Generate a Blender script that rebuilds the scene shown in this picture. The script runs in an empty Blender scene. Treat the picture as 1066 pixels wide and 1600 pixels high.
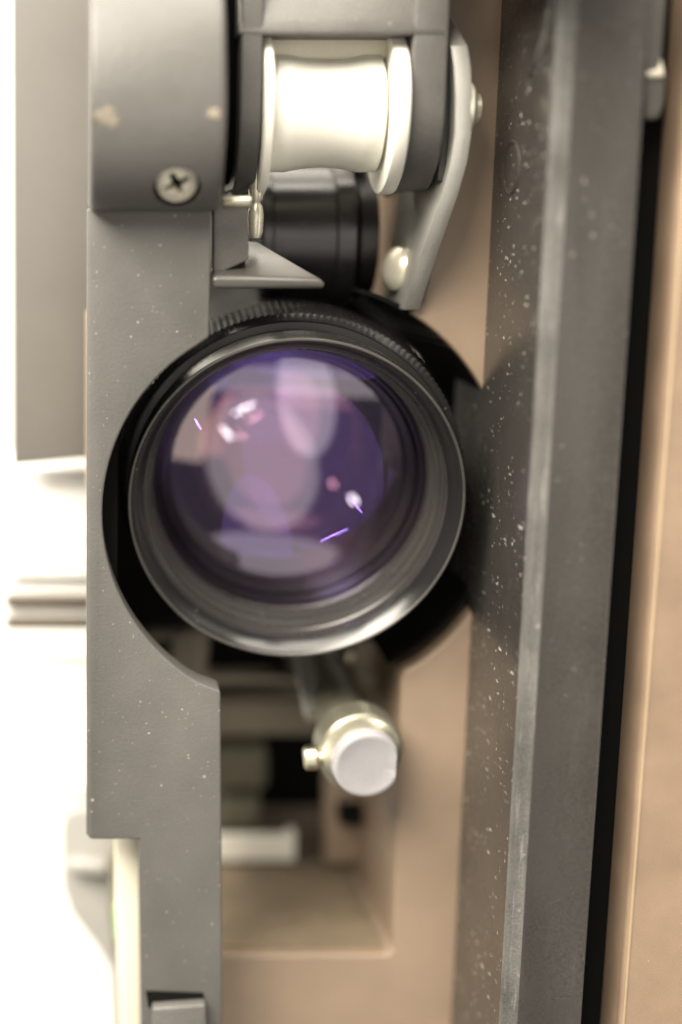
import bpy, bmesh, math, random
from mathutils import Vector, Matrix
random.seed(7)
R = math.radians
sc = bpy.context.scene
MM = 0.001
# ------------------------------------------------------------------ camera
F, CX, CY, DIST, PITCH = 2430.0, 120.0, 800.0, 208.0, R(11)   # focal length and optical centre in photo pixels, mm, rad
FWD = Vector((0, math.cos(PITCH), -math.sin(PITCH)))
UP = Vector((0, math.sin(PITCH), math.cos(PITCH)))
CAM = -DIST * FWD
cd = bpy.data.cameras.new('camera'); cam = bpy.data.objects.new('camera', cd); sc.collection.objects.link(cam)
cam.location = CAM * MM
cam.rotation_euler = (R(90) - PITCH, 0, 0)
cd.sensor_fit = 'VERTICAL'; cd.sensor_height = 36; cd.sensor_width = 24
cd.lens = F / 1600 * 36
cd.shift_x = (533 - CX) / 1600
cd.clip_start = 0.005; cd.clip_end = 20
cd.dof.use_dof = True; cd.dof.focus_distance = 0.209; cd.dof.aperture_fstop = 4.7
cd.dof.aperture_blades = 0
sc.camera = cam
# ------------------------------------------------------------------ world and lamps
w = bpy.data.worlds.new('World'); sc.world = w; w.use_nodes = True
bg = w.node_tree.nodes['Background']; bg.inputs[0].default_value = (1.0, 0.94, 0.86, 1); bg.inputs[1].default_value = 0.07
def lamp(name, az, el, dist, sx, sy, radiance, col, roll=0, shape='RECTANGLE'):
    """rectangular lamp seen from the lens at an azimuth (right +) and elevation, facing it"""
    l = bpy.data.lights.new(name, 'AREA'); l.shape = shape; l.size = sx * MM; l.size_y = sy * MM
    l.energy = radiance * math.pi * sx * sy * MM * MM; l.color = col
    o = bpy.data.objects.new(name, l); sc.collection.objects.link(o)
    d = Vector((math.sin(R(az)) * math.cos(R(el)), -math.cos(R(az)) * math.cos(R(el)), math.sin(R(el))))
    o.location = (Vector((30, 0, 0)) + d * dist) * MM
    o.rotation_euler = ((-d).to_track_quat('-Z', 'Y').to_matrix() @ Matrix.Rotation(R(roll), 3, 'Z')).to_euler()
    return o
WARM = (1.0, .93, .80)
lamp('band_reflection_lamp', 8, 4, 900, 290, 640, .55, (1.0, .94, .88), 8, 'ELLIPSE')  # added lamp, makes the pale upright band mirrored in the glass
lamp('fill_lamp', -6, -18, 1000, 620, 860, .44, WARM, 18, 'ELLIPSE')  # added lamp for the broad lavender patch in the glass
lamp('fill_lamp', -33, -2, 900, 300, 480, .95, (1.0, .82, .58), -8)  # added warm lamp for the tan patch at the left of the glass
lamp('low_fill_lamp', 0, -50, 900, 620, 240, .42, (1.0, .92, .84), -6, 'ELLIPSE')  # added from below as bounce, also tints the lower glass
lamp('arc_reflection_lamp', 6, 9, 950, 1200, 150, .6, WARM, -3)  # added wide lamp for the pink arc in the inner glass
lamp('ceiling_light', -38, 42, 900, 560, 420, 15.0, WARM)
lamp('ceiling_light', 5, 78, 900, 1000, 760, 6.3, WARM)
lamp('ceiling_light', -72, 42, 800, 300, 260, 18.0, WARM)
lamp('fill_lamp', 58, -8, 900, 300, 700, 2.2, (1.0, .90, .76))  # added fill to brighten the brown panel on the right
for az, el, sx, sy, ro, rad in ((-17.5, -8, 7, 90, 38, 20), (27, -29, 7, 70, 40, 24), (-12, 0, 7, 140, -62, 18)):
    lamp('streak_lamp', az, el, 1000, sx, sy, rad, (1.0, .95, .88), ro, 'ELLIPSE')  # added small lamps that draw thin streaks in the glass
sc.view_settings.view_transform = 'Standard'; sc.view_settings.look = 'None'
sc.view_settings.exposure = 0.74; sc.view_settings.gamma = 1.0
sc.view_settings.use_curve_mapping = False
sc.cycles.use_denoising = True
sc.cycles.max_bounces = 14; sc.cycles.glossy_bounces = 8; sc.cycles.transparent_max_bounces = 24
sc.cycles.sample_clamp_indirect = 6
# ------------------------------------------------------------------ helpers
def W(px, py, y):
    d = FWD + Vector((1, 0, 0)) * ((px - CX) / F) - UP * ((py - CY) / F)
    t = (y - CAM.y) / d.y
    return CAM + d * t
def XZ(px, py, y):
    p = W(px, py, y); return (p.x, p.z)
def link(name, me, mat, parent=None, smooth=35):
    me.transform(Matrix.Scale(MM, 4))
    me.materials.append(mat)
    if smooth:
        me.shade_smooth(); me.set_sharp_from_angle(angle=R(smooth))
    o = bpy.data.objects.new(name, me); sc.collection.objects.link(o)
    if parent is not None:
        o.parent = parent
        o.matrix_parent_inverse = Matrix.Translation(-WORLD.get(parent, Vector()))
        WORLD[o] = Vector()
    return o
WORLD = {}
def thing(name, label, cat, loc, group=None):
    o = bpy.data.objects.new(name, None); sc.collection.objects.link(o)
    o.empty_display_size = 0.01
    o.location = Vector(loc) * MM; WORLD[o] = Vector(loc) * MM
    o['label'] = label; o['category'] = cat
    if group: o['group'] = group
    return o
def fin(bm, name):
    bmesh.ops.recalc_face_normals(bm, faces=bm.faces[:])
    me = bpy.data.meshes.new(name); bm.to_mesh(me); bm.free(); return me
def bevel(bm, amt, seg=3, ang=25):
    es = [e for e in bm.edges if len(e.link_faces) == 2 and e.calc_face_angle() > R(ang)]
    bmesh.ops.bevel(bm, geom=es, offset=amt, segments=seg, profile=0.5, affect='EDGES', clamp_overlap=True)
def prism_bm(poly, axis, a, b):
    """polygon in the plane across an axis, drawn out along it from a to b"""
    bm = bmesh.new()
    def mk(u, v, t):
        return (u, t, v) if axis == 'y' else ((t, u, v) if axis == 'x' else (u, v, t))
    lo = [bm.verts.new(mk(u, v, a)) for u, v in poly]; hi = [bm.verts.new(mk(u, v, b)) for u, v in poly]
    bm.faces.new(lo); bm.faces.new(hi[::-1])
    n = len(poly)
    for i in range(n):
        bm.faces.new((lo[i], hi[i], hi[(i + 1) % n], lo[(i + 1) % n]))
    bmesh.ops.recalc_face_normals(bm, faces=bm.faces[:])
    return bm
def prism(name, poly, axis, a, b, mat, parent, bev=0.3, seg=3, smooth=35, ang=25):
    bm = prism_bm(poly, axis, a, b)
    if bev: bevel(bm, bev, seg, ang)
    return link(name, fin(bm, name), mat, parent, smooth)
def front(name, pix, y, depth, mat, parent, bev=0.3, seg=3, ang=25):
    """a plate whose front outline is given at depth y, drawn straight back"""
    return prism(name, [XZ(px, py, y) for px, py in pix], 'y', y, y + depth, mat, parent, bev, seg, ang=ang)
def box(name, p0, p1, mat, parent, bev=0.3, seg=2):
    (x0, y0, z0), (x1, y1, z1) = p0, p1
    return prism(name, [(x0, z0), (x1, z0), (x1, z1), (x0, z1)], 'y', y0, y1, mat, parent, bev, seg)
def lathe(name, prof, origin, axis, mat, parent, n=96, closed=False, knurl=None, smooth=35, flat=None):
    """prof: (s, r) along the axis; knurl(i, s, r) -> r"""
    bm = bmesh.new()
    ax = Vector(axis).normalized()
    u = ax.cross(Vector((0, 0, 1)));
    if u.length < 0.1: u = ax.cross(Vector((1, 0, 0)))
    u.normalize(); v = u.cross(ax).normalized()
    O = Vector(origin); rings = []
    for (s, r) in prof:
        if r < 1e-6:
            rings.append([bm.verts.new(O + ax * s)]); continue
        ring = []
        for i in range(n):
            a = 2 * math.pi * i / n
            rr = knurl(i, s, r) if knurl else r
            p = u * (rr * math.cos(a)) + v * (rr * math.sin(a))
            if flat is not None:
                k = p.dot(Vector((1, 0, 0)))
                if k > flat: p -= Vector((1, 0, 0)) * (k - flat)
            ring.append(bm.verts.new(O + ax * s + p))
        rings.append(ring)
    seq = list(zip(rings, rings[1:]))
    if closed: seq.append((rings[-1], rings[0]))
    for A, B in seq:
        if len(A) == 1 and len(B) == 1: continue
        for i in range(n):
            j = (i + 1) % n
            if len(A) == 1: bm.faces.new((A[0], B[i], B[j]))
            elif len(B) == 1: bm.faces.new((A[i], A[j], B[0]))
            else: bm.faces.new((A[i], A[j], B[j], B[i]))
    return link(name, fin(bm, name), mat, parent, smooth)
def arc(cx, cy, r, a0, a1, n):
    return [(cx + r * math.cos(R(a0 + (a1 - a0) * i / n)), cy + r * math.sin(R(a0 + (a1 - a0) * i / n))) for i in range(n + 1)]
# ------------------------------------------------------------------ materials
class NT:
    def __init__(s, name):
        s.m = bpy.data.materials.new(name); s.m.use_nodes = True; s.t = s.m.node_tree; s.n = s.t.nodes
        s.b = s.n['Principled BSDF']; s.out = s.n['Material Output']
        tc = s.n.new('ShaderNodeTexCoord'); mp = s.n.new('ShaderNodeMapping'); mp.inputs['Scale'].default_value = (1000,) * 3
        s.t.links.new(tc.outputs['Object'], mp.inputs[0]); s.co = mp.outputs[0]
    def L(s, a, b): s.t.links.new(a, b)
    def scaled(s, sx, sy, sz):
        mp = s.n.new('ShaderNodeMapping'); mp.inputs['Scale'].default_value = (sx, sy, sz); s.L(s.co, mp.inputs[0]); return mp.outputs[0]
    def noise(s, scale, detail=3, rough=.55, co=None):
        n = s.n.new('ShaderNodeTexNoise'); n.inputs['Scale'].default_value = scale; n.inputs['Detail'].default_value = detail
        n.inputs['Roughness'].default_value = rough; s.L(co or s.co, n.inputs['Vector']); return n.outputs['Fac']
    def ramp(s, fac, a, b, lo=0., hi=1.):
        r = s.n.new('ShaderNodeMapRange'); r.inputs[1].default_value = a; r.inputs[2].default_value = b
        r.inputs[3].default_value = lo; r.inputs[4].default_value = hi; s.L(fac, r.inputs[0]); return r.outputs[0]
    def math(s, op, a, b):
        m = s.n.new('ShaderNodeMath'); m.operation = op
        for i, v in enumerate((a, b)):
            if isinstance(v, (int, float)): m.inputs[i].default_value = v
            else: s.L(v, m.inputs[i])
        return m.outputs[0]
    def mix(s, fac, a, b):
        m = s.n.new('ShaderNodeMix'); m.data_type = 'RGBA'
        if isinstance(fac, (int, float)): m.inputs[0].default_value = fac
        else: s.L(fac, m.inputs[0])
        for i, v in ((6, a), (7, b)):
            if isinstance(v, tuple): m.inputs[i].default_value = (*v[:3], 1)
            else: s.L(v, m.inputs[i])
        return m.outputs[2]
    def specks(s, scale, size, keep, co=None):
        """scattered dust: round grains of uneven size"""
        v = s.n.new('ShaderNodeTexVoronoi'); v.inputs['Scale'].default_value = scale; s.L(co or s.co, v.inputs['Vector'])
        sep = s.n.new('ShaderNodeSeparateColor'); s.L(v.outputs['Color'], sep.inputs[0])
        on = s.math('GREATER_THAN', sep.outputs[0], 1 - keep)
        rad = s.math('MULTIPLY', sep.outputs[1], size * scale)
        near = s.math('LESS_THAN', v.outputs['Distance'], rad)
        return s.math('MULTIPLY', s.math('MULTIPLY', on, near), s.ramp(sep.outputs[2], 0, 1, .25, 1))
    def wobble(s, amt, scl=(1, 1, 1)):
        n = s.n.new('ShaderNodeTexNoise'); n.inputs['Scale'].default_value = 2.2; n.inputs['Detail'].default_value = 2; s.L(s.co, n.inputs['Vector'])
        v = s.n.new('ShaderNodeVectorMath'); v.operation = 'MULTIPLY_ADD'; s.L(n.outputs['Color'], v.inputs[0]); v.inputs[1].default_value = (amt,) * 3
        s.L(s.scaled(*scl), v.inputs[2]); return v.outputs[0]
    def bump(s, h, strength, dist=.0001):
        b = s.n.new('ShaderNodeBump'); b.inputs['Strength'].default_value = strength; b.inputs['Distance'].default_value = dist
        s.L(h, b.inputs['Height']); s.L(b.outputs[0], s.b.inputs['Normal'])
def paint(name, col, rough=.5, grain=5., gb=.25, vary=.12, dust=None, metallic=0., spec=.5, streak=None):
    t = NT(name)
    n1 = t.noise(.12, 4); n2 = t.noise(grain, 2)
    dark = tuple(c * (1 - vary) for c in col); light = tuple(min(1, c * (1 + vary)) for c in col)
    c = t.mix(t.ramp(t.math('ADD', t.math('MULTIPLY', n1, .6), t.math('MULTIPLY', n2, .4)), .35, .65), dark, light)
    if streak:
        sco = t.scaled(*streak[0]); st = t.ramp(t.noise(1, 3, .6, sco), .58, .72)
        c = t.mix(t.math('MULTIPLY', st, streak[1]), c, streak[2])
    r = t.ramp(n1, .3, .7, rough - .06, rough + .06)
    t.L(r, t.b.inputs['Roughness'])
    if dust:
        for (sc_, size, keep, dc, amt) in dust:
            c = t.mix(t.math('MULTIPLY', t.specks(sc_, size, keep), amt), c, dc)
    t.L(c, t.b.inputs['Base Color'])
    t.b.inputs['Metallic'].default_value = metallic
    t.b.inputs['Specular IOR Level'].default_value = spec
    if gb: t.bump(n2, gb)
    return t.m
DUST = (.62, .58, .50)
M = {}
M['grey'] = paint('grey_paint', (.105, .101, .095), .48, 2.6, .45, .11, [(.45, .22, .2, DUST, .7), (1.1, .13, .2, DUST, .6), (2.2, .08, .2, DUST, .5)])
M['boss'] = paint('grey_plastic', (.098, .094, .089), .42, 1.7, .75, .09, [(.5, .16, .08, DUST, .5)])
M['fork'] = paint('dark_grey_plastic', (.096, .091, .086), .46, 2.4, .6, .14, [(.4, .25, .1, DUST, .5), (1.6, .1, .08, DUST, .5)])
M['black'] = paint('black_paint', (.020, .019, .018), .42, 3, .15, .15, [(.6, .2, .12, DUST, .4)])
M['matt_black'] = paint('matt_black', (.006, .006, .0055), .85, 3, .1, .1, spec=.08)
M['lensblack'] = paint('black_anodised', (.016, .015, .016), .24, 5, .05, .1, [(.7, .12, .2, DUST, .35)], spec=.7)
M['rim_edge'] = paint('grey_rim', (.055, .052, .048), .30, 5, .1, .2, [(.9, .14, .3, DUST, .5)])
M['rim'] = paint('rim_black', (.012, .0115, .012), .22, 5, .06, .1, [(.7, .14, .25, DUST, .45)], spec=.6)
M['ring'] = paint('ring_black', (.026, .0245, .0225), .28, 5, .06, .1, [(.7, .14, .2, DUST, .4)], spec=.6)
M['barrel'] = paint('black_barrel', (.012, .011, .011), .36, 3, .1, .1)
def rail_paint():
    t = NT('black_rail')
    n1 = t.noise(.10, 4); n2 = t.noise(2.5, 3)
    c = t.mix(t.ramp(n2, .35, .65), (.034, .031, .0285), (.047, .043, .039))
    st = t.math('MULTIPLY', t.ramp(t.noise(1, 3, .6, t.scaled(1.3, 1.3, .10)), .56, .72), .12)
    c = t.mix(st, c, (.10, .095, .09))
    geo = t.n.new('ShaderNodeNewGeometry'); sep = t.n.new('ShaderNodeSeparateXYZ'); t.L(geo.outputs['Normal'], sep.inputs[0])
    side = t.math('LESS_THAN', sep.outputs[0], -.6)
    patch = t.ramp(t.noise(.07, 3), .40, .60)
    fine = t.specks(1.35, .25, .45, t.wobble(.5)); hair = t.specks(.62, .40, .3, t.wobble(1.1, (1, .5, 1.8)))
    d1 = t.math('MULTIPLY', t.math('MULTIPLY', t.math('MAXIMUM', fine, hair), side), t.math('ADD', t.math('MULTIPLY', patch, .8), .2))
    c = t.mix(d1, c, (.62, .60, .55))
    pz = t.n.new('ShaderNodeSeparateXYZ'); t.L(t.co, pz.inputs[0])
    high = t.ramp(pz.outputs[2], -35, 55, .06, 1.)      # dust settled thicker towards the top of the rail
    blob = t.math('MAXIMUM', t.specks(.85, .40, .5, t.wobble(.9)), t.specks(.31, .8, .16, t.wobble(1.2)))
    d2 = t.math('MULTIPLY', t.math('MULTIPLY', blob, high), t.math('MULTIPLY', t.math('SUBTRACT', 1., side), .5))
    c = t.mix(d2, c, (.34, .33, .315))
    c = t.mix(t.math('MULTIPLY', t.specks(.8, .10, .12), .5), c, (.55, .52, .48))
    t.L(c, t.b.inputs['Base Color']); t.L(t.ramp(n1, .3, .7, .22, .32), t.b.inputs['Roughness'])
    t.b.inputs['Specular IOR Level'].default_value = .85
    t.bump(n2, .12); return t.m
M['rail'] = rail_paint()
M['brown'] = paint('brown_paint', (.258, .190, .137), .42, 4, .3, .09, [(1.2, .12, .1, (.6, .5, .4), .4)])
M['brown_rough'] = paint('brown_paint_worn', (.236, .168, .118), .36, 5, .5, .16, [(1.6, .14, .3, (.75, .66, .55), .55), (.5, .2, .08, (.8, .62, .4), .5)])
M['step_shade'] = paint('shaded_brown_step', (.085, .066, .048), .5, 2, .2, .12)  # housing brown with the recess shade painted in
M['dusty_shade'] = paint('dusty_shaded_brown', (.190, .148, .100), .8, 1.2, .3, .22)  # dust tone with the pocket's shade painted in
M['white'] = paint('white_nylon', (.90, .88, .80), .35, 2, .05, .03)
M['cream'] = paint('cream_plastic', (.74, .70, .58), .4, 2, .05, .04)
M['steel'] = paint('zinc_steel', (.50, .49, .455), .36, 3, .25, .08, metallic=.6, streak=((3, 3, .4), .3, (.4, .4, .38)))
M['chrome'] = paint('bright_steel', (.72, .71, .70), .22, 2, .05, .05, metallic=1.)
M['brass'] = paint('yellow_zinc', (.70, .66, .50), .3, 2, .1, .06, metallic=1.)
M['knurl'] = paint('dull_nickel', (.42, .40, .32), .30, 2, .1, .1, metallic=.85)
M['screwhead'] = paint('cream_zinc', (.76, .72, .60), .3, 2, .1, .06, metallic=.5)
M['ledge'] = paint('satin_black', (.052, .049, .045), .30, 4, .2, .1, [(.5, .2, .1, DUST, .5)], spec=.6)
M['cap'] = paint('satin_cap', (.52, .505, .53), .34, 2, .1, .06, metallic=.45)
M['olive'] = paint('olive_cast', (.17, .16, .115), .55, 1.5, .2, .1)
M['beige'] = paint('beige_cast', (.27, .235, .18), .5, 1.5, .2, .1)
M['taupe'] = paint('taupe_panel', (.150, .140, .128), .6, 1., .1, .04)
M['paper'] = paint('white_card', (.90, .89, .86), .7, 1., .05, .02)
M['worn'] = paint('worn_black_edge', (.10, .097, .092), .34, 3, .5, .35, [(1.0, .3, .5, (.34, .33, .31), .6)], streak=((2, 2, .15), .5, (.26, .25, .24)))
M['chip'] = paint('bare_chip', (.22, .19, .15), .6, 3, .4, .3)
M['edge'] = paint('tan_edge', (.40, .30, .20), .6, 1., .05, .05)
M['pale'] = paint('pale_metal', (.36, .35, .33), .4, 1., .05, .05, metallic=.1)
M['card_gap_shade'] = paint('brown_gap_shade', (.10, .08, .06), .6, 1., .05, .05)  # painted shade for the gaps between cards
M['green'] = paint('green_wire', (.16, .34, .12), .5, 1., .05, .05)
M['backdrop'] = paint('white_backdrop', (.92, .91, .89), .8, .05, .0, .01)
def glass(name, refl, tint, base, edge, rough=.0):
    t = NT(name); t.n.remove(t.b)
    tr = t.n.new('ShaderNodeBsdfTransparent'); tr.inputs[0].default_value = (*tint, 1)
    gl = t.n.new('ShaderNodeBsdfGlossy'); gl.inputs['Color'].default_value = (*refl, 1); gl.inputs['Roughness'].default_value = rough
    lw = t.n.new('ShaderNodeLayerWeight'); lw.inputs[0].default_value = .25
    fac = t.ramp(lw.outputs['Facing'], 0, 1, base, edge)
    mx = t.n.new('ShaderNodeMixShader'); t.L(fac, mx.inputs[0]); t.L(tr.outputs[0], mx.inputs[1]); t.L(gl.outputs[0], mx.inputs[2])
    t.L(mx.outputs[0], t.out.inputs[0]); return t.m
M['glass1'] = glass('coated_front_glass', (.90, .82, 1.0), (.92, .88, .99), .19, .48, .0)
M['glass2'] = glass('coated_second_glass', (1.0, .52, .54), (.88, .82, .98), .19, .38, .0)
M['glass3'] = glass('coated_third_glass', (.52, .38, 1.0), (.82, .78, .98), .18, .42, .0)
M['glass4'] = glass('coated_rear_glass', (.60, .60, 1.0), (.80, .80, 1.0), .20, .4, .04)
# ------------------------------------------------------------------ backdrop (setting)
o = prism('backdrop', [(-900, -900), (900, -900), (900, 900), (-900, 900)], 'y', 330, 334, M['backdrop'], None, 0)
o['kind'] = 'structure'
# ------------------------------------------------------------------ projector
P = thing('film_projector', 'grey and brown film projector front with lens, white guide roller and black side rail', 'projector', (30, 20, -90))
# --- grey front plate with the round bite for the lens
cut = arc(467, 803, 307, 117.5, 242, 40)            # pixels, y downwards
plate = [(136, 325), (331, 325), (327, 527)] + [(x, y) for x, y in cut[::-1] if y > 534 and y < 1072] + [(345, 1080), (349, 1760), (222, 1760), (217, 1312), (142, 1312), (135, 1304)]
front('front_plate', plate, 0, 5, M['grey'], P, .35, 3, 40)
x0 = W(136, 330, 0).x
# --- rounded boss above it
zb = W(200, 330, 0).z; zc = zb + 11.8; CB = 11.8; zt = zc + 60
BD = 8.5
prof = [(14, zb)] + [(-1.0 - BD * math.sin(R(a)), zc - CB * math.cos(R(a))) for a in [3] + list(range(6, 91, 3))] + [(-1 - BD + 27 - 27 * math.cos(R(a)), zc + 27 * math.sin(R(a))) for a in range(4, 69, 4)] + [(14, zc + 25)]
xr = W(341, 330, 0).x
boss = prism('roller_boss', prof, 'x', x0 + .2, xr, M['boss'], P, .9, 4, ang=40)
# screw in the boss: bore + head
sa = 40.
sy_, sz_ = -1.0 - BD * math.sin(R(sa)), zc - CB * math.cos(R(sa))
ps = Vector((W(277, 290, sy_).x, sy_, sz_))
nrm = Vector((0, -math.sin(R(sa)) / BD, -math.cos(R(sa)) / CB)).normalized()
def chip(px, py, r, seed):
    rnd = random.Random(seed); bm = bmesh.new(); n = 22
    def on(px_, py_):
        p = W(px_, py_, -8); z = p.z
        k = max(-1, min(1, (zc - z) / CB)); y = -1.0 - BD * math.sqrt(1 - k * k) if z < zc else -1 - BD
        p = W(px_, py_, y); return Vector((p.x, y - .05, p.z))
    c = bm.verts.new(on(px, py) - Vector((0, .05, 0)))
    ring = [bm.verts.new(on(px + r * 1.15 * k * math.cos(a), py + r * k * math.sin(a))) for k, a in [(rnd.uniform(.45, 1.1), 2 * math.pi * i / n) for i in range(n)]]
    low = [bm.verts.new(v.co + Vector((0, .3, 0))) for v in ring]
    for i in range(n):
        bm.faces.new((c, ring[i], ring[(i + 1) % n])); bm.faces.new((ring[i], low[i], low[(i + 1) % n], ring[(i + 1) % n]))
    return link('paint_chip', fin(bm, 'paint_chip'), M['chip'], boss, 60)
chip(166, 182, 19, 3); chip(176, 190, 13, 8); chip(334, 176, 11, 5)
def screw(name, origin, nrm, r, mat, parent, dome=.18, cross=True, rot=20, depth=1.2):
    bm = bmesh.new(); n = 72; nr = 18
    ax = Vector(nrm).normalized(); u = ax.cross(Vector((0, 0, 1)))
    if u.length < .1: u = ax.cross(Vector((0, 1, 0)))
    u.normalize(); v = ax.cross(u).normalized()
    rows = []
    for i in range(1, nr + 1):
        q = i / nr; row = []
        for k in range(n):
            a = 2 * math.pi * k / n; x, y = q * math.cos(a), q * math.sin(a)
            h = dome * r * (1 - q ** 2.6)
            if cross:
                ca, sa_ = math.cos(R(rot)), math.sin(R(rot)); xx, yy = x * ca + y * sa_, -x * sa_ + y * ca
                g = 0
                for p_, q_ in ((xx, yy), (yy, xx)):
                    wd = .21 * (1 - .4 * abs(p_) / .62)
                    if abs(p_) < .66:
                        g = max(g, max(0, min(1, (wd - abs(q_)) / .05)) * min(1, (.66 - abs(p_)) / .12))
                h -= g * .5 * r
            row.append(bm.verts.new(Vector(origin) + u * (x * r) + v * (y * r) + ax * h))
        rows.append(row)
    c = bm.verts.new(Vector(origin) + ax * (dome * r - (.5 * r if cross else 0)))
    for k in range(n): bm.faces.new((c, rows[0][k], rows[0][(k + 1) % n]))
    for A, B in zip(rows, rows[1:]):
        for k in range(n): bm.faces.new((A[k], B[k], B[(k + 1) % n], A[(k + 1) % n]))
    base = [bm.verts.new(vv.co - ax * depth) for vv in rows[-1]]
    for k in range(n): bm.faces.new((rows[-1][k], base[k], base[(k + 1) % n], rows[-1][(k + 1) % n]))
    bm.faces.new(base[::-1])
    return link(name, fin(bm, name), mat, parent, 30)
cutter = lathe('cutter', [(-1.75, 0), (-1.75, 2.95), (3, 2.95), (3, 0)], ps, nrm, M['matt_black'], None, 64)
mod = boss.modifiers.new('bore', 'BOOLEAN'); mod.operation = 'DIFFERENCE'; mod.object = cutter; mod.solver = 'EXACT'
bpy.context.view_layer.update()
me = bpy.data.meshes.new_from_object(boss.evaluated_get(bpy.context.evaluated_depsgraph_get()))
boss.modifiers.clear(); boss.data = me; me.set_sharp_from_angle(angle=R(35)); bpy.data.objects.remove(cutter)
lathe('screw_bore', [(-.25, 2.94), (-1.7, 2.94), (-1.72, 0)], ps, nrm, M['matt_black'], boss, 64)
screw('screw', ps - nrm * .95, (nrm + Vector((0, 0, .25))).normalized(), 2.55, M['screwhead'], boss, .10, True, 28)
# --- slim neck block beside the plate, under the fork
front('neck_block', [(333, 318), (360, 300), (389, 330), (389, 406), (333, 432)], 2, 8, M['fork'], P, .25)
# ledge: sloping top and a bright front lip
bm = bmesh.new()
fr = [W(331, 432, 0), W(508, 437, 0), W(513, 453, 0), W(331, 453, 0)]
bk = [W(331, 372, 12), W(404, 376, 12), W(404, 392, 12), W(331, 400, 12)]
fv = [bm.verts.new(p) for p in fr]; bv = [bm.verts.new(p) for p in bk]
bm.faces.new(fv); bm.faces.new(bv[::-1])
for i in range(4): bm.faces.new((fv[i], bv[i], bv[(i + 1) % 4], fv[(i + 1) % 4]))
bmesh.ops.recalc_face_normals(bm, faces=bm.faces[:]); bevel(bm, .65, 4)
link('ledge', fin(bm, 'ledge'), M['ledge'], P)
# --- fork that carries the roller
yf = 2.
zt_ = W(0, -80, yf).z
def arm(name, pl, pr, pyb, ynose, mat):
    xl, xr_ = W(pl, 170, yf).x, W(pr, 170, yf).x
    za = W(0, 165, yf).z; r_ = 10.5
    zlow = za - r_
    pf = [(22, zt_)] + [(yf, zt_), (yf, za)] + [(yf + r_ - r_ * math.cos(R(a)), za - r_ * math.sin(R(a)) * 1.02) for a in range(8, 83, 6)] + [(22, za - r_ * 1.02)]
    return prism(name, pf, 'x', xl, xr_, mat, fork, .35, 3, ang=40)
xl, xr_ = W(374, 50, yf).x, W(694, 50, yf).x
zn = W(0, 54, yf).z
fork = prism('roller_fork', [(yf - .05, zn), (yf - .05, zn + .6), (yf + .5, zn + 2.2), (yf + 4.2, zt_), (26, zt_), (26, zn)], 'x', xl - .1, xr_ + .1, M['fork'], P, .10, 2, 50)
arm('fork_arm', 375, 409, 298, 0, M['fork']); arm('fork_arm', 642, 697, 298, 0, M['fork'])
zg = W(0, 165, 4).z
prism('boss_spacer', [(22, zt_)] + [(7, zt_), (7, zg)] + [(7 + 10 - 10 * math.cos(R(a)), zg - 10 * math.sin(R(a))) for a in range(8, 83, 6)] + [(22, zg - 10)], 'x', xr - .5, W(380, 170, 6).x, M['matt_black'], P, 0)
# --- white guide roller
yr = 11.
zr = W(0, 171, yr - 8).z
xa, xb = W(432, 165, yr - 8).x, W(606, 165, yr - 8).x
L_ = xb - xa; prof = []
rb, rm = 7.75, 7.15
prof.append((0, 0)); prof.append((0, rb - .1)); prof.append((.15, rb))
e = .16
for i in range(25):
    s = e + (1 - 2 * e) * i / 24; q = (i / 24 - .5) * 2
    prof.append((s * L_, rm + (rb - rm) * min(1, abs(q) ** 2)))
prof += [(L_ - .15, rb), (L_, rb - .1), (L_, 0)]
roller = lathe('guide_roller', prof, (xa, yr, zr), (1, 0, 0), M['white'], P, 96, smooth=50)
for (pa, pb, rr) in ((411, 426, 10.9), (612, 637, 10.7)):
    a_, b_ = W(pa, 165, yr - 8).x, W(pb, 165, yr - 8).x; h = b_ - a_
    lathe('flange', [(0, 0), (0, rr - .35), (.12, rr - .1), (.35, rr), (h - .35, rr), (h - .1, rr - .12), (h, rr - .35), (h, 0)], (a_, yr, zr), (1, 0, 0), M['white'], roller, 96)
lathe('axle', [(0, 2.2), (W(650, 165, yr).x - W(400, 165, yr).x, 2.2)], (W(400, 165, yr).x, yr, zr), (1, 0, 0), M['steel'], roller, 32)
front('roller_backing', [(424, 50), (610, 50), (604, 92), (424, 92)], 8.5, 3, M['cream'], P, .3)
# --- zinc bracket on the right of the fork
rows = [(700, 24, 10), (716, 46, 6), (731, 72, 3.5), (736, 105, 3), (738, 150, 3), (737, 210, 3), (730, 255, 3.5), (716, 305, 4.5), (702, 345, 6), (688, 385, 8), (672, 432, 10.5), (656, 484, 13)]
bm = bmesh.new(); sec = []
for k, (px, py, y) in enumerate(rows):
    p = W(px, py, y); q = W(px - 26, py, y)
    yb_ = max(y + 4, 30 - 1.6 * max(0, k - 9) - (10 - 2 * k if k < 4 else 0))
    lx = W(627, 300, 28).x if k > 2 else q.x - 1
    bx_ = min(q.x, lx + (q.x - lx) * .15)
    t_ = 1.7
    sec.append([bm.verts.new(p), bm.verts.new(q), bm.verts.new((bx_, yb_, q.z)), bm.verts.new((bx_ + t_, yb_, q.z))])
for A, B in zip(sec, sec[1:]):
    for i in range(4): bm.faces.new((A[i], A[(i + 1) % 4], B[(i + 1) % 4], B[i]))
bm.faces.new(sec[0]); bm.faces.new(sec[-1][::-1])
bmesh.ops.recalc_face_normals(bm, faces=bm.faces[:]); bevel(bm, .12, 2, 45)
bracket = link('bracket', fin(bm, 'bracket'), M['steel'], P, 28)
xs1 = W(737, 160, 3).x; xs0 = xs1 - 1.9
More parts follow.
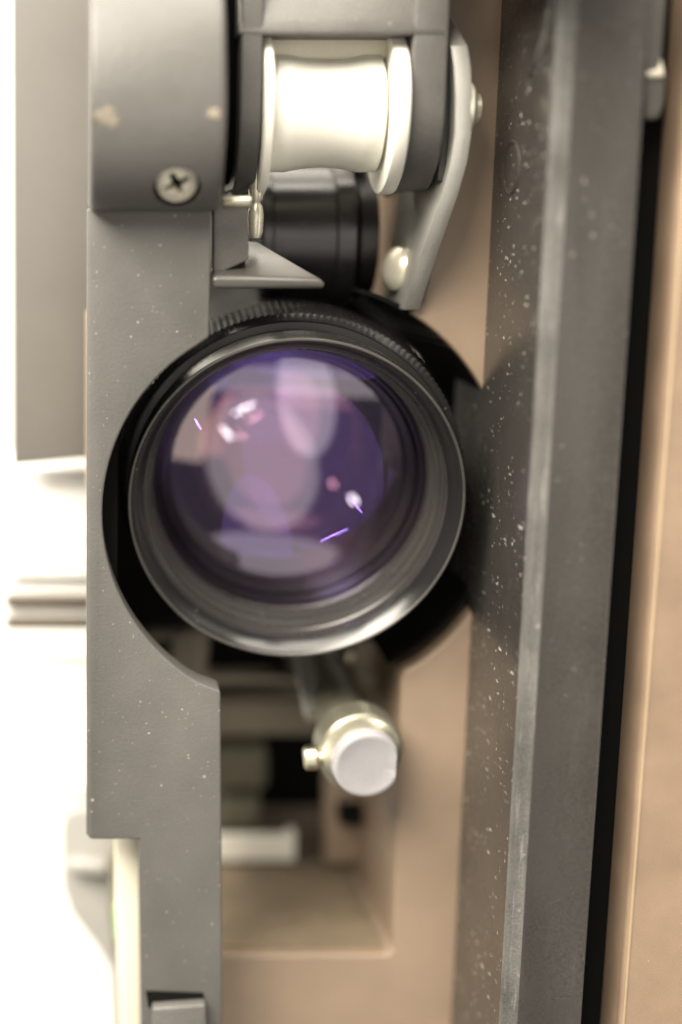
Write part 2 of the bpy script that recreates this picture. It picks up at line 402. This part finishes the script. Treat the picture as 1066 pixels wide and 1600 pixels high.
lathe('pivot_nut', [(0, 3.7), (.5, 3.7), (.95, 3.3), (1.15, 2.6), (1.15, 2.2), (1.9, 1.9), (2.1, 1.2), (2.2, 0)], (xs1 - .1, 6.6, W(0, 171, 8).z), (1, 0, 0), M['screwhead'], bracket, 40)
screw('bracket_screw', W(617, 420, 19), (-.9, -.45, .1), 3.0, M['screwhead'], bracket, .4, False, depth=3)
screw('bracket_screw', W(604, 285, 30), (-.9, -.3, 0), 2.0, M['chrome'], bracket, .4, False, depth=.8)
box('spacer', (W(698, 170, yf).x, 5.5, W(0, 285, 8).z), (xs0 + .1, 20, W(0, 76, 8).z), M['black'], bracket, .5)
# --- dark post and pins behind the roller
c0 = W(396, 372, 34); LR = W(540, 372, 34).x - c0.x
post = lathe('rear_roller', [(0, 0), (0, 10.6), (.4, 11), (1.6, 11), (1.9, 10.4), (LR - 3, 10.4), (LR - 2.8, 11.2), (LR - .3, 11.2), (LR, 10.8), (LR, 0)], c0, (1, 0, 0), M['lensblack'], P, 72)
lathe('collar', [(0, 7), (0, 9.2), (2.6, 9.2), (2.6, 7)], c0 + Vector((LR + .8, 0, 0)), (1, 0, 0), M['barrel'], post, 64)
front('rear_rib', [(546, 200), (560, 200), (556, 470), (542, 470)], 32, 10, M['black'], P, .4)
front('rear_rib', [(568, 200), (577, 200), (572, 470), (563, 470)], 30, 10, M['black'], P, .4)
c1 = W(399, 372, 9)
lathe('guide_pin', [(0, 0), (0, .7), (.8, 1.0), (3.0, 1.1), (4.2, .9), (4.7, .55), (5.2, .9), (6.2, 1.05), (8, 1.05), (9.5, 1.05), (9.5, 0)], c1, (0, 0, 1), M['screwhead'], P, 32)
c2 = W(348, 316, -1)
lathe('cross_pin', [(0, 0), (0, .75), (.1, .82), (W(391, 316, -1).x - c2.x, .82), (W(391, 316, -1).x - c2.x, 0)], c2, (1, 0, 0), M['knurl'], P, 24)
# ------------------------------------------------------------------ lens
TILT, YAW = R(8), R(2)
LA = Vector((math.sin(YAW) * math.cos(TILT), math.cos(YAW) * math.cos(TILT), math.sin(TILT)))      # into the machine, a little upwards
LO = W(463, 786, 5)
RO = 23.0
lens = lathe('lens_barrel', [(5.2, 22.2), (5.4, 22.4), (8, 22.4), (8.2, 23.4), (26, 23.4), (60, 22.4), (60, 20.5), (24, 20.5)], LO, LA, M['barrel'], P, 128)
lathe('front_rim', [(5.4, 22.3), (5.2, RO - .1), (.5, RO), (.15, RO - .06), (0, RO - .22), (.1, RO - .4), (2.2, 21.15), (2.5, 21.0), (2.8, 21.2), (5.2, 21.2), (5.4, 22.3)], LO, LA, M['rim'], lens, 160)
lathe('rim_edge', [(.12, RO + .02), (-.06, RO - .1), (-.08, RO - .28), (.12, RO - .42)], LO, LA, M['rim_edge'], lens, 160)  # thin lip ring, paler than the rim
lathe('retaining_ring', [(2.9, 21.15), (3.4, 21.1), (4.4, 20.95), (4.6, 20.7), (5.0, 20.6), (5.9, 20.55), (6.1, 20.0), (6.7, 19.9), (7.0, 20.35), (7.9, 20.25), (8.1, 19.6), (8.7, 19.5), (9.0, 19.75), (9.5, 19.5), (9.7, 19.3), (9.9, 21.15), (2.9, 21.15)], LO, LA, M['ring'], lens, 160)
lathe('focus_ring', [(8.4, 23.5), (8.6, 23.9), (9.0, 24.4), (17.5, 24.4), (18, 23.9), (18, 23.4)], LO, LA, M['lensblack'], lens, 640, knurl=lambda i, s, r: r + (.16 if (i % 4 < 2 and 8.9 < s < 17.6) else 0), smooth=20)
def cap(name, s0, rad, curv, mat, sag_sign, n=24):
    """a spherical glass surface; sag_sign -1 bulges towards the viewer"""
    pr = []
    for i in range(n + 1):
        r = rad * i / n; d = curv - math.sqrt(curv * curv - r * r); dm = curv - math.sqrt(curv * curv - rad * rad)
        pr.append((s0 + sag_sign * (dm - d), r))
    return lathe(name, pr, LO, LA, mat, lens, 96, smooth=180)
cap('front_glass', 9.6, 19.35, 58, M['glass1'], -1)
cap('inner_glass', 17.0, 19.0, 42, M['glass2'], -1)
cap('inner_glass', 27.5, 18.3, 60, M['glass3'], 1)
cap('inner_glass', 43.0, 14.0, 60, M['glass4'], -1)
lathe('element_ring', [(43.0, 15.8), (42.9, 14.2), (43.3, 14.1), (45, 14.1), (45, 15.4)], LO, LA, M['barrel'], lens, 96)
lathe('inner_tube', [(9.8, 19.5), (16.8, 19.3), (17.1, 19.05), (27.3, 18.5), (28.5, 18.3), (41, 16.1), (42, 15.6), (58, 13), (58, 6.5), (58.4, 6.2), (64, 6.0)], LO, LA, M['barrel'], lens, 96)
lathe('rear_gate', [(64, 7), (64, 0)], LO, LA, M['beige'], lens, 48)
# ------------------------------------------------------------------ brown housing with lens well and lower pocket
yb = 14.
circ = arc(470, 768, 326, 58.5, -58.5, 48)
out = [(836, -160), (836, 1800), (250, 1800), (250, 1492), (606, 1492), (614, 1484), (627, 1060), (632, 1048)] + circ[1:-1] + [(640, 489), (660, 472), (668, 440), (668, -160)]
housing = front('housing', out, yb, 45, M['brown'], P, 1.3, 5, 30)
wc = W(470, 768, yb); wr = (W(796, 768, yb).x - wc.x)
wp = [(wc.x + (wr - .1) * math.cos(R(a)), wc.z + (wr - .1) * math.sin(R(a))) for a in range(-62, 76, 3)]
wp += [(wc.x + (wr - .7) * math.cos(R(a)), wc.z + (wr - .7) * math.sin(R(a))) for a in range(75, -63, -3)]
prism('lens_well', wp, 'y', yb + 1.6, yb + 45, M['matt_black'], housing, 0)
front('pocket_step', [(250, 1345), (640, 1345), (640, 1460), (250, 1460)], 46, 25, M['step_shade'], housing, .8)  # step coloured dark to carry the shade of the recess
f0 = W(250, 1491, yb); f1 = W(604, 1491, yb)
box('pocket_floor_shade', (f0.x, yb + 2.2, f0.z - .3), (f1.x, 46.2, f0.z + .35), M['dusty_shade'], housing, .1)  # sheet over the housing floor, its colour holds dust and painted shade
front('back_wall', [(150, 100), (640, 100), (640, 1420), (150, 1420)], 78, 3, M['matt_black'], housing, 0)
box('shade_overhang', (W(640, -60, yb).x, -28, max(W(0, -60, -28).z, W(0, -45, 14).z)), (W(772, -60, yb).x, yb - .3, W(0, -360, -28).z), M['brown'], housing, 1.2)  # block added above the view to shade the upper housing
box('light_shield', (3.5, 5.2, W(0, 1270, 6).z), (5.6, 30, W(0, 440, 6).z), M['matt_black'], housing, 0)
box('side_wall', (2.6, 30.2, W(0, 1090, 40).z), (5.6, 77, W(0, 440, 40).z), M['matt_black'], housing, 0)
# --- mechanism seen below the lens
front('gate_frame', [(228, 985), (330, 985), (322, 1055), (540, 1055), (540, 1068), (290, 1070), (290, 1000), (232, 1002)], 40, 5, M['beige'], P, .5)
front('gate_post', [(270, 990), (295, 990), (295, 1065), (270, 1065)], 38.5, 5, M['beige'], P, .4)
front('cross_bar', [(320, 1092), (500, 1092), (500, 1150), (320, 1150)], 50, 8, M['beige'], P, .8)
front('motor_block', [(325, 1168), (418, 1168), (418, 1235), (325, 1235)], 52, 14, M['olive'], P, 1.2)
front('motor_block', [(325, 1247), (408, 1247), (408, 1300), (325, 1300)], 54, 14, M['olive'], P, 1.2)
front('white_tab', [(325, 1308), (448, 1308), (452, 1298), (462, 1298), (462, 1346), (325, 1346)], 45.5, 2.2, M['white'], P, .3)
front('side_bracket', [(556, 1000), (612, 1000), (612, 1068), (596, 1078), (566, 1076), (552, 1050)], 34, 4, M['beige'], P, .5)
screw('bracket_rivet', W(590, 1050, 33.9), (0, -1, 0), 1.9, M['beige'], P, .3, False)
screw('bracket_rivet', W(548, 1026, 36), (0, -1, 0), 1.4, M['brass'], P, .5, False)
# --- thumbscrew
KA = Vector((-.05, math.cos(R(6)), math.sin(R(6)))); KO = W(575, 1197, 3)
knob = lathe('thumbscrew', [(.12, 0), (.22, 2.2), (.05, 4.1), (0, 4.4), (.12, 4.75), (.45, 4.9), (1.9, 4.9), (2.3, 4.6), (2.6, 4.4), (2.6, 0)], KO, KA, M['cap'], P, 72, flat=4.0)
lathe('knurled_collar', [(2.6, 3), (3.2, 5.0), (3.6, 5.7), (4.2, 6.1), (8.5, 6.1), (9.0, 5.6), (9.2, 3)], KO, KA, M['knurl'], knob, 288, knurl=lambda i, s, r: r + (.07 if i % 4 < 2 else -.07), smooth=15)
lathe('shaft', [(8.9, 4.0), (9.5, 3.9), (44, 3.9), (44, 0)], KO, KA, M['olive'], knob, 48)
lathe('lock_screw', [(-1.5, 0), (-1.5, 1.3), (-1.2, 1.75), (.2, 1.8), (.5, 1.5), (.7, .9), (2, .9)], KO + KA * 5.4 + Vector((-6.6, -1.2, -.8)), (1, -.1, .1), M['brass'], knob, 32)
lathe('lever_arm', [(0, 0), (0, 1.5), (12, 1.5), (12, 0)], W(492, 1120, 22), (-.05, .8, .6), M['steel'], knob, 32)
front('guide_slot', [(530, 1262), (578, 1262), (574, 1290), (532, 1290)], 40, 3, M['matt_black'], P, .2)
front('slot_plate', [(508, 1200), (640, 1200), (640, 1350), (508, 1350)], 43.2, 3, M['brown'], P, .4)
# ------------------------------------------------------------------ black rail
yq = -12.
def rail_x(px, py, y): return W(px, py, y).x
xa = rail_x(901, 0, yq); xl = rail_x(871, 0, yq + .9); xe = rail_x(1017, 0, yq)
ztop, zbot = W(0, -150, yq).z, W(0, 1780, yq).z
pf = [(xe, yq + .2), (xe, 30), (xl, 30), (xl, yq + 1.4), (xl + .25, yq + .55), (xa - .25, yq + .25), (xa, yq + .05), (xa + .25, yq)]
bm = prism_bm([(x, y) for x, y in pf][::-1], 'z', zbot, ztop); bevel(bm, .16, 2, 12)
rail = link('side_rail', fin(bm, 'side_rail'), M['rail'], P, 20)
cs = [(xl - .04, yq + 1.3), (xl + .2, yq + .42), (xa - .2, yq + .12), (xa + .1, yq - .06), (xa + .3, yq + .5), (xl + .6, yq + 1.6)]
bm = prism_bm(cs, 'z', zbot, ztop); bevel(bm, .08, 2, 12)
link('worn_edge', fin(bm, 'worn_edge'), M['worn'], rail, 20)
# oval slot in the rail's side face, with a raised lip, and above it a pale raised crescent standing in for a reflection
so = W(803, 262, 5)
bm = bmesh.new(); rings = []
for (k, d) in ((1.0, 0), (.93, -.35), (.80, .1), (.7, 1.6), (0.02, 1.6)):
    rings.append([bm.verts.new((xl - .02 + d * .6, so.y + 4.2 * k * math.cos(a), so.z + 3.6 * k * math.sin(a))) for a in [2 * math.pi * i / 40 for i in range(40)]])
for A, B in zip(rings, rings[1:]):
    for i in range(40): bm.faces.new((A[i], B[i], B[(i + 1) % 40], A[(i + 1) % 40]))
link('slot_lip', fin(bm, 'slot_lip'), M['rail'], rail)
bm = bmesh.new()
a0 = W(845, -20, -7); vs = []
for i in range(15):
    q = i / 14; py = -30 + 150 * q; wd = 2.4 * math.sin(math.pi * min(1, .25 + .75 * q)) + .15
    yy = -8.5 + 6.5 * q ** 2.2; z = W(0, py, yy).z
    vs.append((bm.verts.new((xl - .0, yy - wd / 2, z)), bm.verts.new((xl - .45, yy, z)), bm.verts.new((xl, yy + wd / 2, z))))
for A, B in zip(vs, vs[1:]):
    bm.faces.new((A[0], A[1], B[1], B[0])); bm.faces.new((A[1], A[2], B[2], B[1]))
link('crescent_sheen', fin(bm, 'crescent_sheen'), M['worn'], rail, 60)
# clip on the rail's right edge
front('rail_clip', [(1008, -20), (1044, -20), (1036, 90), (1042, 122), (1040, 160), (1032, 186), (1008, 188)], -8, 3, M['fork'], rail, .5)
front('clip_tab', [(1012, 112), (1030, 108), (1034, 92), (1040, 120), (1012, 121)], -8.4, 3, M['cream'], rail, .25)
# ------------------------------------------------------------------ brown side panel on the right with rounded edge
yp = -13.
xp = rail_x(1088, 0, yp); x9 = xp + 60
xg = xp + .2
pf = [(xp + 0.05, yp), (x9, yp), (x9, yp + 8), (xg, yp + 8), (xg - .25, yp + 7.8), (xp - .1, yp + 2.2), (xp - .3, yp + .9), (xp - .15, yp + .3)]
bm = prism_bm(pf, 'z', zbot, ztop); bevel(bm, .2, 2, 20)
link('side_panel', fin(bm, 'side_panel'), M['brown_rough'], P, 20)
box('edge_highlight', (xp + .1, yp - .12, zbot), (xp + .42, yp + .3, ztop), M['edge'], P, .08)  # light tan strip painting a highlight along the panel edge
box('gap_shade', (xe - 1, yp + 9, zbot), (xg + 5, 30, ztop), M['matt_black'], P, 0)  # black box painting the deep shade between rail and panel
# ------------------------------------------------------------------ pieces peeping out on the left of the plate
front('left_cheek', [(137, 500), (160, 500), (160, 790), (137, 790)], 9, 22, M['edge'], P, .3)
front('lower_strip', [(180, 1290), (225, 1290), (225, 1760), (196, 1760), (180, 1420)], 8, 3, M['cream'], P, .4)
front('green_wire', [(176, 1415), (190, 1415), (188, 1470), (178, 1470)], 12, 1.2, M['green'], P, .4)
front('lower_tab', [(238, 1576), (322, 1570), (328, 1760), (240, 1760)], -2.2, 2.1, M['boss'], P, .4)
front('tab_slot', [(228, 1549), (318, 1552), (318, 1577), (232, 1574)], -.25, .2, M['matt_black'], P, 0)
# ------------------------------------------------------------------ background things on the left
g = front('grey_panel', [(20, -300), (175, -300), (175, 712), (20, 728)], 34, 3, M['taupe'], None, .3)
g['label'] = 'flat taupe grey panel standing upright behind the projector at top left'; g['category'] = 'panel'
st = thing('card_stack', 'overexposed stack of white cards behind the grey plate, dark gaps between them', 'cards', W(60, 1085, 45))
for a_, b_ in ((732, 770), (772, 812), (814, 850), (852, 886), (888, 902), (905, 931), (949, 965), (985, 1008), (1010, 1033), (1039, 1055), (1061, 1085)):
    front('card', [(6 + random.uniform(-3, 5), a_), (170, a_), (170, b_), (6 + random.uniform(-3, 5), b_)], 40 + random.uniform(-1, 1), 24, M['paper'], st, .25)
for a_, b_ in ((932, 948), (966, 984)):
    front('card_gap_shade', [(8, a_), (168, a_), (168, b_), (8, b_)], 39.6, 20, M['card_gap_shade'], st, .1)  # dark sheets painting the shade in two gaps of the stack
lv = thing('pale_lever', 'pale rounded lever blurred behind the lower left of the grey plate', 'lever', W(140, 1640, 40))
prism('lever_body', [XZ(x, y, 36) for x, y in [(112, 1262), (190, 1262), (200, 1400), (205, 1640), (178, 1640), (172, 1520), (150, 1480), (112, 1430), (98, 1390), (96, 1300), (102, 1272)]], 'y', 36, 46, M['pale'], lv, 2.2, 4)
prism('lever_hinge', [XZ(x, y, 32) for x, y in [(172, 1325), (192, 1325), (192, 1500), (180, 1500), (172, 1440)]], 'y', 32, 35.8, M['olive'], lv, .6)
prism('lever_grip', [XZ(x, y, 33) for x, y in [(106, 1345), (168, 1350), (168, 1372), (106, 1366)]], 'y', 33, 35.9, M['pale'], lv, .8)
